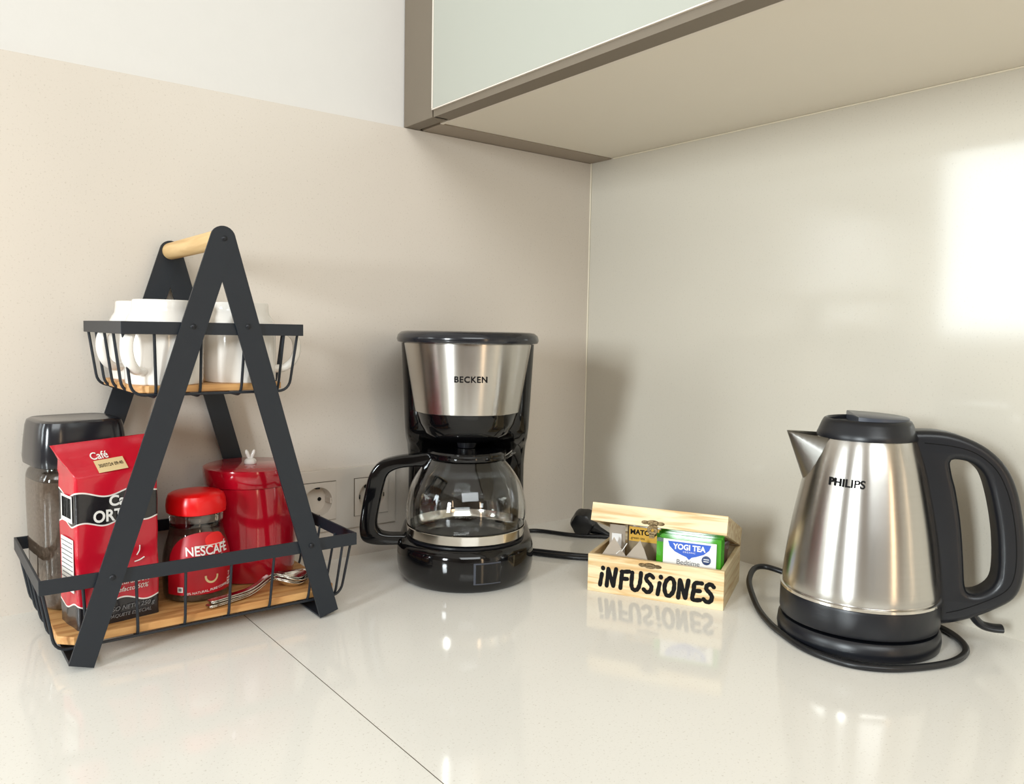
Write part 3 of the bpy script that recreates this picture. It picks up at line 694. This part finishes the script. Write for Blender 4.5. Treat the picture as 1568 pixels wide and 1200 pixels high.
hb = plate([[(p.x, p.y) for p in ho]], 0.0095, 0.0035); xf(hb, lambda c: (-c.x, c.z, c.y - ZC))
obj('handle', hb, 'black_gloss', cf_, angle=60)

# cord and plug
def cordz(pts): return [(x, y, z) for x, y, z in pts]
inv = (Matrix.Translation(cm.location) @ Matrix.Rotation(CMT, 4, 'Z')).inverted()
path = [(-0.262, -0.062, 0.020), (-0.235, -0.050, 0.006), (-0.190, -0.044, 0.0034), (-0.139, -0.040, 0.0034), (-0.105, -0.095, 0.0034), (-0.060, -0.140, 0.0034), (-0.022, -0.190, 0.0034), (-0.030, -0.235, 0.0034), (-0.075, -0.235, 0.0034), (-0.125, -0.225, 0.0034), (-0.172, -0.196, 0.0034), (-0.213, -0.140, 0.0034), (-0.222, -0.110, 0.0034), (-0.2085, -0.134, 0.0050), (-0.1685, -0.1895, 0.0046), (-0.124, -0.2185, 0.0046), (-0.070, -0.222, 0.0046), (-0.036, -0.196, 0.0040), (-0.047, -0.160, 0.0036), (-0.0615, -0.1320, 0.0040)]
cb = B(); tube(cb, cr(path, 8), 0.0031, 10); bmesh.ops.transform(cb, matrix=inv, verts=cb.verts)
cord = obj('power_cord', cb, 'rubber', cm)
Pp = Vector((-0.088, -0.096, 0.0200)); ax_ = Vector((0.80, 0.60, 0.0)).normalized(); sd = Vector((0.60, -0.80, 0.0)).normalized(); upz = Vector((0, 0, 1))
pb = B(); rr = []
for t_, q in ((-0.017, 0.0125), (-0.0155, 0.0150), (-0.008, 0.0175), (0.004, 0.0190), (0.014, 0.0190), (0.0145, 0.0180)):
    rr.append([Pp + ax_ * t_ + (sd * math.cos(a) + upz * math.sin(a)) * q * (1 + 0.05 * math.cos(6 * a)) for a in [2 * PI * k / 36 for k in range(36)]])
loft(pb, rr)
tl = (sd + Vector((0.02, 0, -0.42))).normalized(); sl = tl.cross(ax_).normalized()
rr = []
for t_, w, h in ((0.008, 0.0110, 0.0110), (0.020, 0.0090, 0.0085), (0.026, 0.0062, 0.0062), (0.038, 0.0046, 0.0046), (0.0465, 0.0034, 0.0034)):
    rr.append([Pp - upz * (0.0 if t_ < 0.03 else 0.0) + tl * t_ + ax_ * w * math.cos(a) + sl * h * math.sin(a) for a in [2 * PI * k / 20 for k in range(20)]])
loft(pb, rr)
for s_2 in (-1, 1):
    c0 = Pp + ax_ * 0.014 + sd * 0.0095 * s_2; tube(pb, [c0, c0 + ax_ * 0.019], 0.0024, 10)
bmesh.ops.transform(pb, matrix=inv, verts=pb.verts)
obj('plug', pb, 'rubber', cord)

# ================================================================== KETTLE
KX, KY = -0.1250, -0.5470
KD = math.atan2(-0.785, 0.62)
kb_ = thing('power_stand', 'round black kettle power base with its cord wound round it', 'kettle stand', (KX, KY, 0))
obj('base_plate', lathe(B(), [(0.070, 0.0), (0.0765, 0.002), (0.0775, 0.008), (0.0765, 0.0165), (0.074, 0.019), (0.001, 0.0192)], 72), 'black_satin', kb_)
cpath = [(-0.052, -0.530, 0.0070), (-0.030, -0.485, 0.0060), (-0.036, -0.440, 0.0110), (-0.049, -0.405, 0.0185), (-0.054, -0.388, 0.0200), (-0.066, -0.383, 0.0190), (-0.087, -0.391, 0.0155), (-0.110, -0.407, 0.0110), (-0.147, -0.444, 0.0042), (-0.174, -0.476, 0.0035), (-0.191, -0.503, 0.0035), (-0.2085, -0.543, 0.0035), (-0.2080, -0.583, 0.0035), (-0.190, -0.610, 0.0035), (-0.160, -0.628, 0.0035), (-0.122, -0.640, 0.0035), (-0.086, -0.637, 0.0035), (-0.060, -0.621, 0.0035), (-0.042, -0.597, 0.0035), (-0.036, -0.570, 0.0035), (-0.041, -0.540, 0.0035), (-0.052, -0.520, 0.006)]
cb = B(); tube(cb, [Vector(p) - Vector((KX, KY, 0)) for p in cr(cpath, 8)], 0.0034, 10)
obj('power_cord', cb, 'rubber', kb_)

kt = thing('kettle', 'brushed steel electric kettle with black handle standing on its power base', 'kettle', (KX, KY, 0.0194), KD)
Z0 = 0.0194
kp = [(p.x, p.y) for p in cr([(0.0735, 0.0525), (0.0740, 0.060), (0.0725, 0.075), (0.0700, 0.095), (0.0668, 0.117), (0.0632, 0.137), (0.0590, 0.158), (0.0540, 0.180), (0.0485, 0.198), (0.0455, 0.2055)], 5)]
kz = [(r, z - Z0) for r, z in kp]
obj('base_band', lathe(B(), [(0.071, 0.0025), (0.0745, 0.003), (0.0755, 0.006), (0.0755, 0.026), (0.0748, 0.0285), (0.0735, 0.029)], 72), 'black_satin', kt)
obj('steel_ring', lathe(B(), [(0.0740, 0.0287), (0.0757, 0.0293), (0.0757, 0.0318), (0.0742, 0.0325)], 72), 'steel2', kt)
kbod = obj('steel_body', lathe(B(), [(0.0738, 0.0326)] + kz, 96), 'steel', kt, label='brushed steel body')
kf = profile(kz)
# facing azimuth of the lettering in the kettle's own frame
az = math.atan2(CAM.y - KY, CAM.x - KX) - KD
obj('lettering', wrap(text('PHILIPS', 0.0105, 0.0001, 0.00024, space=1.02), kf, az - 0.27, 0.1460, 0.0011), 'black_print', kbod)
# black collar and lid
lidp = [(0.0468, 0.1858), (0.0470, 0.1885), (0.0455, 0.1920), (0.0425, 0.2000), (0.0405, 0.2035), (0.0385, 0.2045), (0.0372, 0.2035), (0.0365, 0.2005), (0.001, 0.1995)]
obj('lid', lathe(B(), lidp, 64), 'black_satin', kt)
# raised thumb cap of the lid: half-disc wedge rising towards the handle
bm = B(); pts = []
for i in range(25):
    a = -PI * 0.62 + PI * 1.24 * i / 24; pts.append((0.0385 * math.cos(a), 0.0385 * math.sin(a)))
bot = [(x, y, 0.2000) for x, y in pts]; top = [(x, y, 0.2062 + 0.0030 * (0.5 - x / 0.08)) for x, y in pts]; top2 = [(x * 0.96, y * 0.96, z + 0.0008) for x, y, z in top]
loft(bm, [bot, top, top2]); obj('lid_cap', bm, 'grey_plastic', kt, angle=30)
# spout (towards local -x)
bm = B(); rows = []
for i in range(9):
    q = i / 8                         # 0 at the body, 1 at the tip
    hw = 0.026 * (1 - q) ** 0.9 + 0.0030
    st_, zt_ = -0.0300 - 0.0450 * q, 0.1850 + 0.0035 * q
    sk, zk = -0.0535 - 0.0215 * q, 0.1290 + 0.0595 * q
    row = []
    for k in range(13):
        a = PI * k / 12; f = math.sin(a) ** 0.8 if 0 < k < 12 else 0
        row.append((st_ + (sk - st_) * f, hw * math.cos(a), zt_ + (zk - zt_) * f))
    rows.append(row)
R = [[bm.verts.new(p) for p in r] for r in rows]
for a, b in zip(R, R[1:]):
    for k in range(12): bm.faces.new((a[k], a[k + 1], b[k + 1], b[k]))
o = obj('spout', bm, 'steel_shaded', kt, angle=60); sm = o.modifiers.new('t', 'SOLIDIFY'); sm.thickness = 0.001
# D handle
ho = cr([(0.036, 0.2120), (0.0480, 0.2150), (0.0700, 0.2145), (0.0900, 0.2090), (0.1080, 0.1995), (0.1230, 0.1850), (0.1330, 0.1660), (0.1400, 0.1400), (0.1445, 0.1090), (0.1450, 0.0780), (0.1380, 0.0560), (0.1180, 0.0410), (0.0980, 0.0310), (0.0800, 0.0250), (0.0700, 0.0250), (0.0640, 0.0420), (0.0660, 0.080), (0.0600, 0.120), (0.0500, 0.160), (0.0380, 0.1980)], 5, True)
hi = cr([(0.0760, 0.1870), (0.0900, 0.1868), (0.1010, 0.1800), (0.1080, 0.1690), (0.1150, 0.1450), (0.1205, 0.1150), (0.1225, 0.0850), (0.1200, 0.0690), (0.1100, 0.0595), (0.0990, 0.0575), (0.0945, 0.0650), (0.0920, 0.0900), (0.0880, 0.1240), (0.0820, 0.1560), (0.0770, 0.1740)], 4, True)
hb = plate([[(p.x, p.y) for p in ho], [(p.x, p.y) for p in hi]], 0.0155, 0.0065)
xf(hb, lambda c: (c.x, c.z, c.y - Z0))
hd = obj('handle', hb, 'black_satin', kt, angle=60, label='black D-shaped handle')
# rear grip shell (paler inset line on the side of the handle)
gl = cr([(0.050, 0.2035), (0.075, 0.2015), (0.095, 0.1960), (0.1130, 0.1820), (0.1240, 0.1620), (0.1310, 0.1380), (0.1355, 0.1080), (0.1355, 0.0800), (0.1290, 0.0640), (0.1120, 0.0520), (0.092, 0.0420), (0.078, 0.0370)], 6)
gb = B(); tube(gb, [(p.x, -0.0155, p.y - Z0) for p in gl], 0.0005, 6); obj('seam', gb, 'black_print', hd)
# switch lever under the handle
lv = cr([(0.1020, 0.0420), (0.1065, 0.0320), (0.1140, 0.0240), (0.1240, 0.0215), (0.1330, 0.0215)], 6)
lb_ = tube(B(), [(p.x, 0, p.y - Z0) for p in lv], 0.0040, 12); xf(lb_, lambda c: (c.x, c.y * 1.8, c.z))
obj('switch_lever', lb_, 'black_satin', kt)

# ================================================================== TEA BOX
TBX, TBY, TBR = -0.255, -0.284, math.atan2(-0.88006, 0.47485)
L, D, H, T = 0.158, 0.122, 0.0445, 0.005
tb = thing('tea_box', 'small pale pine tea box with open lid and black painted lettering', 'box', (TBX, TBY, 0), TBR)
fp = obj('front_panel', box(B(), 0, L, 0, T, 0, H), 'pine', tb, smooth=False, bevel=0.0005)
obj('rear_panel', box(B(), 0, L, D - T, D, 0, H), 'pine', tb, smooth=False, bevel=0.0005)
obj('side_panel', box(B(), 0, T, T, D - T, 0, H), 'pine_side', tb, smooth=False, bevel=0.0005)
obj('side_panel', box(B(), L - T, L, T, D - T, 0, H), 'pine_side', tb, smooth=False, bevel=0.0005)
obj('bottom_panel', box(B(), T, L - T, T, D - T, 0.0005, 0.004), 'pine', tb, smooth=False)
th_ = math.radians(18.5)
LT = Matrix.Translation((0, D, H)) @ Matrix.Rotation(-th_, 4, 'X') @ Matrix.Translation((0, -D, -0.0))
LH = 0.0215
bm = B()
for a in ((0, L, 0, T, 0, LH), (0, L, D - T, D, 0, LH), (0, T, T, D - T, 0, LH), (L - T, L, T, D - T, 0, LH), (T, L - T, T, D - T, LH - 0.004, LH)): box(bm, *a, T=LT)
ld = obj('lid', bm, 'pine', tb, smooth=False, bevel=0.0004)
# brush lettering drawn as thick rounded strokes
G = {
 'i': ([[(0.2, 0.0), (0.3, 0.62)]], 0.52, [(0.36, 0.95)]),
 'N': ([[(0.08, 0.0), (0.16, 0.95)], [(0.16, 0.95), (0.47, 0.05)], [(0.47, 0.05), (0.62, 1.0)]], 0.80, []),
 'F': ([[(0.1, 0.0), (0.18, 0.92)], [(0.15, 0.90), (0.60, 0.98)], [(0.15, 0.52), (0.48, 0.56)]], 0.66, []),
 'U': ([[(0.12, 0.95), (0.08, 0.35), (0.15, 0.08), (0.32, 0.02), (0.48, 0.15), (0.58, 0.5), (0.62, 1.0)]], 0.76, []),
 'S': ([[(0.56, 0.86), (0.40, 0.98), (0.20, 0.88), (0.18, 0.68), (0.36, 0.52), (0.48, 0.34), (0.42, 0.10), (0.22, 0.02), (0.04, 0.14)]], 0.64, []),
 'O': ([[(0.36, 0.98), (0.16, 0.80), (0.06, 0.42), (0.16, 0.06), (0.36, 0.03), (0.56, 0.30), (0.60, 0.72), (0.50, 0.94), (0.36, 0.98)]], 0.76, []),
 'E': ([[(0.56, 0.96), (0.18, 0.90), (0.12, 0.50), (0.08, 0.04), (0.48, 0.06)], [(0.12, 0.50), (0.46, 0.54)]], 0.64, []),
}
def brush(word, h, sw, dx, width):
    tot = sum(G[c][1] for c in word); k = width / tot
    bm = B(); x = dx
    for ci, c in enumerate(word):
        strokes, adv, dots = G[c]
        for si, st in enumerate(strokes):
            P = [Vector((x + p[0] * k, p[1] * h)) for p in st]
            P = cr(P, 5) if len(P) > 2 else [P[0].lerp(P[1], q / 5) for q in range(6)]
            z = 0.0002 + 0.00006 * si + 0.00002 * ci
            n = len(P); Lp, Rp = [], []
            for i in range(n):
                t = (P[min(i + 1, n - 1)] - P[max(i - 1, 0)]).normalized(); nr = Vector((-t.y, t.x)); w = sw * (1 + 0.08 * math.sin(i * 1.7 + ci))
                Lp.append(P[i] + nr * w); Rp.append(P[i] - nr * w)
            def capp(c0, t, w, s): return [c0 + Vector((math.cos(a), math.sin(a))) * w for a in s]
            t1 = math.atan2(*(P[-1] - P[-2]).yx); t0 = math.atan2(*(P[1] - P[0]).yx)
            for i in range(n - 1):
                vs = [bm.verts.new((q.x, q.y, z)) for q in (Lp[i], Rp[i], Rp[i + 1], Lp[i + 1])]; bm.faces.new(vs)
            for c0 in (P[0], P[-1]):
                vs = [bm.verts.new((c0.x + sw * math.cos(a * PI / 8), c0.y + sw * math.sin(a * PI / 8), z + 0.00001)) for a in range(16)]; bm.faces.new(vs)
        for d in dots:
            vs = [bm.verts.new((x + d[0] * k + sw * 1.1 * math.cos(a * PI / 8), d[1] * h + sw * 1.2 * math.sin(a * PI / 8), 0.0003)) for a in range(16)]; bm.faces.new(vs)
        x += adv * k
    return bm
lt = brush('iNFUSiONES', 0.0215, 0.00245, 0.0115, 0.137)
xf(lt, lambda c: (c.x, -c.z, 0.0080 + c.y * 1.0 - (c.x - 0.075) * 0.015))
obj('painted_lettering', lt, 'black_print', fp, smooth=False, label='black painted lettering')
def clasp(n=24):
    bm = B()
    def ov(cx, cy, a, b_): 
        q = [(cx + a * math.cos(2 * PI * i / n), cy + b_ * math.sin(2 * PI * i / n)) for i in range(n)]
        loft(bm, [[(x, -0.0001, y) for x, y in q], [(cx + (x - cx) * 0.85, -0.0013, cy + (y - cy) * 0.85) for x, y in q]])
    ov(0, 0, 0.0075, 0.0033); ov(-0.009, 0, 0.0045, 0.0022); ov(0.009, 0, 0.0045, 0.0022)
    disc(bm, (-0.0105, -0.0018, 0), 0.0011, 'y', 0.001, 10); disc(bm, (0.0105, -0.0018, 0), 0.0011, 'y', 0.001, 10)
    return bm
CXX = 0.0745
c1 = xf(clasp(), lambda c: (c.x + CXX, c.y, c.z + H - 0.0052)); obj('latch_plate', c1, 'brass', fp, label='aged brass latch plate')
c2 = xf(clasp(), lambda c: LT @ Vector((c.x + CXX, c.y, c.z + 0.0045))); 
cl = obj('clasp', c2, 'brass', ld, label='aged brass clasp')
hs = plate([[(0.0062 * math.cos(2 * PI * i / 24), 0.0062 * math.sin(2 * PI * i / 24)) for i in range(24)], [(0.0018 * math.cos(2 * PI * i / 12), 0.0018 * math.sin(2 * PI * i / 12) - 0.0005) for i in range(12)]], 0.0008, 0.0002)
tg = B(); box(tg, -0.003, 0.003, -0.0008, 0.0008, -0.0095, -0.004); join(hs, xf(tg, lambda c: (c.x, c.z, c.y)))
xf(hs, lambda c: LT @ Vector((c.x + CXX + 0.001, c.z - 0.0028, c.y - 0.0035))); obj('clasp', hs, 'brass', ld, label='aged brass swinging hasp')

TM = Matrix.Translation((TBX, TBY, 0)) @ Matrix.Rotation(TBR, 4, 'Z')
def in_box(name, label, cat, x, y, z=0.0042, rz=0, group=None):
    p = TM @ Vector((x, y, z)); return thing(name, label, cat, p, TBR + rz, group)
# green foil packets stood on edge, one behind the other
def puffy(w, h, d, nx=12, nz=10, wr=0.0006, seed=0):
    bm = B(); g = {}
    for s in (0, 1):
        for i in range(nx + 1):
            for j in range(nz + 1):
                u, v = i / nx, j / nz; p = (math.sin(PI * u) * math.sin(PI * v)) ** 0.35 if 0 < i < nx and 0 < j < nz else 0
                yy = (d / 2) * p * (1 if s else -1) + noise.noise(Vector((u * 5 + seed, v * 5, s * 3 + seed))) * wr * (p > 0)
                if s and p == 0: g[s, i, j] = g[0, i, j]
                else: g[s, i, j] = bm.verts.new((u * w, yy, v * h))
        for i in range(nx):
            for j in range(nz): bm.faces.new([g[s, a, b_] for a, b_ in ((i, j), (i + 1, j), (i + 1, j + 1), (i, j + 1))])
    return bm
def sachet(name, label, x, y, w, h, tilt, seed, full):
    t = in_box('tea_packet', label, 'tea packet', x, y, group='green tea packets in the tea box')
    t.rotation_euler = (tilt, 0, TBR)
    t['group'] = 'green tea packets in the tea box'
    body = obj('foil_wrapper', puffy(w, h, 0.0052, seed=seed), 'green', t)
    if full:
        bm = B(); box(bm, 0.0085, w - 0.0045, -0.0036, -0.0031, 0.006, h - 0.0045); pl = obj('label_panel', bm, 'white_print', body, smooth=False, bevel=0.0003)
        dg = B(); box(dg, 0.001, 0.008, -0.0028, -0.0024, h - 0.0090, h - 0.0045); obj('print_band', dg, 'darkgreen', body, smooth=False)
        sh = B(); q = [(-0.0245, 0.0), (0.0245, 0.0), (0.0225, -0.006), (0.0165, -0.0115), (0.008, -0.0150), (0.003, -0.0165), (0, -0.0195), (-0.003, -0.0165), (-0.008, -0.0150), (-0.0165, -0.0115), (-0.0225, -0.006)]
        loft(sh, [[(0.0385 + a, -0.0037, h - 0.0068 + b_) for a, b_ in q], [(0.0385 + a, -0.0039, h - 0.0068 + b_) for a, b_ in q]]); obj('blue_crest', sh, 'blue', pl, smooth=False)
        def fr_(bm, x, z): return xf(bm, lambda c: (x + c.x, -0.0041 - c.z, z + c.y))
        obj('lettering', fr_(text('YOGI TEA', 0.0088, 0.0001, 0.0003, xs=0.92), 0.0385, h - 0.0125), 'white_print', pl, smooth=False)
        obj('lettering', fr_(text('ORGANIC', 0.0026, 0.0001, 0.0001, space=1.3), 0.0385, h - 0.0178), 'white_print', pl, smooth=False)
        obj('lettering', fr_(text('Bedtime', 0.0080, 0.0001, 0.0), 0.0375, h - 0.0300), 'grey_print', pl, smooth=False)
        bd = B(); disc(bd, (0.0580, -0.0039, h - 0.0245), 0.0052, 'y', 0.0003, 24); obj('badge', bd, 'navy', pl, smooth=False)
        for dz in (0.0012, -0.0012): 
            b2 = B(); box(b2, 0.0550, 0.0610, -0.0043, -0.0041, h - 0.0245 + dz - 0.0004, h - 0.0245 + dz + 0.0004); obj('badge_print', b2, 'white_print', pl, smooth=False)
    return t
sachet('t', 'green tea packet with white label panel and blue crest, front one in the pine box', 0.0770, 0.0190, 0.0735, 0.0700, 0.0, 1, True)
sachet('t', 'second green tea packet, mostly hidden behind the white-labelled one', 0.0780, 0.0255, 0.0735, 0.0715, 0.0, 2, False)
sachet('t', 'third green tea packet, showing only a strip of its top edge', 0.0785, 0.0320, 0.0735, 0.0725, 0.0, 3, False)
# brown crumpled packet at the right
t = in_box('tea_packet', 'crumpled brown foil packet sticking out at the right end of the pine box', 'tea packet', 0.1000, 0.0600)
bm = puffy(0.050, 0.066, 0.010, wr=0.003, seed=7)
xf(bm, lambda c: (c.x + max(0, c.z - 0.03) * 0.10, c.y + noise.noise(c * 70) * 0.002, c.z - 0.22 * max(0, c.x - 0.02) * c.z / 0.066))
obj('foil_wrapper', bm, 'brown_foil', t)
# yellow tagged sachet
t = in_box('tea_packet', 'clear film tea packet with yellow printed header behind the brass hasp', 'tea packet', 0.0330, 0.0520)
w_ = obj('film_wrapper', puffy(0.046, 0.069, 0.006, seed=5), 'sachet', t)
bm = B(); box(bm, 0.003, 0.043, -0.0042, -0.0036, 0.049, 0.0665); hdp = obj('header_print', bm, 'yellow', w_, smooth=False)
obj('lettering', xf(text('MATCHA', 0.0085, 0.0001, 0.0003), lambda c: (c.x + 0.022, -0.0044 - c.z, c.y + 0.0600)), 'black_print', hdp, smooth=False)
obj('lettering', xf(text('green tea', 0.0045, 0.0001, 0.0001), lambda c: (c.x + 0.014, -0.0044 - c.z, c.y + 0.0530)), 'black_print', hdp, smooth=False)
# white paper tea bag envelope
t = in_box('tea_packet', 'small translucent white tea packet at the left of the yellow-headed one', 'tea packet', 0.0130, 0.0420)
w_ = obj('paper_wrapper', puffy(0.020, 0.068, 0.004, seed=9), 'teabag', t)
bm = B(); box(bm, 0.004, 0.016, -0.0030, -0.0025, 0.042, 0.058); obj('white_patch', bm, 'white_print', w_, smooth=False)
# pyramid tea bags with a string
def pyramid(label, x, y, z, s, rz, string):
    t = in_box('tea_bag', label, 'tea bag', x, y, z, rz, 'pyramid tea bags in the tea box')
    bm = B(); a = [(-s, -s * 0.5, 0), (s, -s * 0.5, 0), (0, s, 0), (0, 0, s * 1.35)]
    vs = [bm.verts.new(p) for p in a]
    for f in ((0, 2, 1), (0, 1, 3), (1, 2, 3), (2, 0, 3)): bm.faces.new([vs[i] for i in f])
    bmesh.ops.subdivide_edges(bm, edges=bm.edges[:], cuts=4, use_grid_fill=True)
    for v in bm.verts: v.co += Vector((noise.noise(v.co * 90), noise.noise(v.co * 90 + Vector((5, 0, 0))), noise.noise(v.co * 90 + Vector((0, 5, 0))))) * 0.0012
    b = obj('mesh_bag', bm, 'teabag', t, angle=30)
    return t
pyramid('left pyramid tea bag of pale mesh lying in the open pine box', 0.0240, 0.0240, 0.0385, 0.0170, 0.3, False)
t = pyramid('right pyramid tea bag of pale mesh with a white string', 0.0560, 0.0240, 0.0385, 0.0170, -0.2, True)
stg = B(); tube(stg, cr([(-0.014, -0.006, 0.018), (-0.017, -0.013, 0.010), (-0.018, -0.0165, 0.0105), (-0.0195, -0.0225, 0.008)], 6), 0.00055, 6); obj('string', stg, 'white_print', t)
# loose tea packets lying flat under the bags fill the bottom of the box
t = in_box('tea_packet', 'flat packet lying under the pyramid tea bags in the pine box', 'tea packet', 0.008, 0.009, 0.0055)
bm = puffy(0.062, 0.034, 0.026, wr=0.002, seed=12); xf(bm, lambda c: (c.x, c.z, c.y + 0.013)); obj('foil_wrapper', bm, 'tealeaf', t)
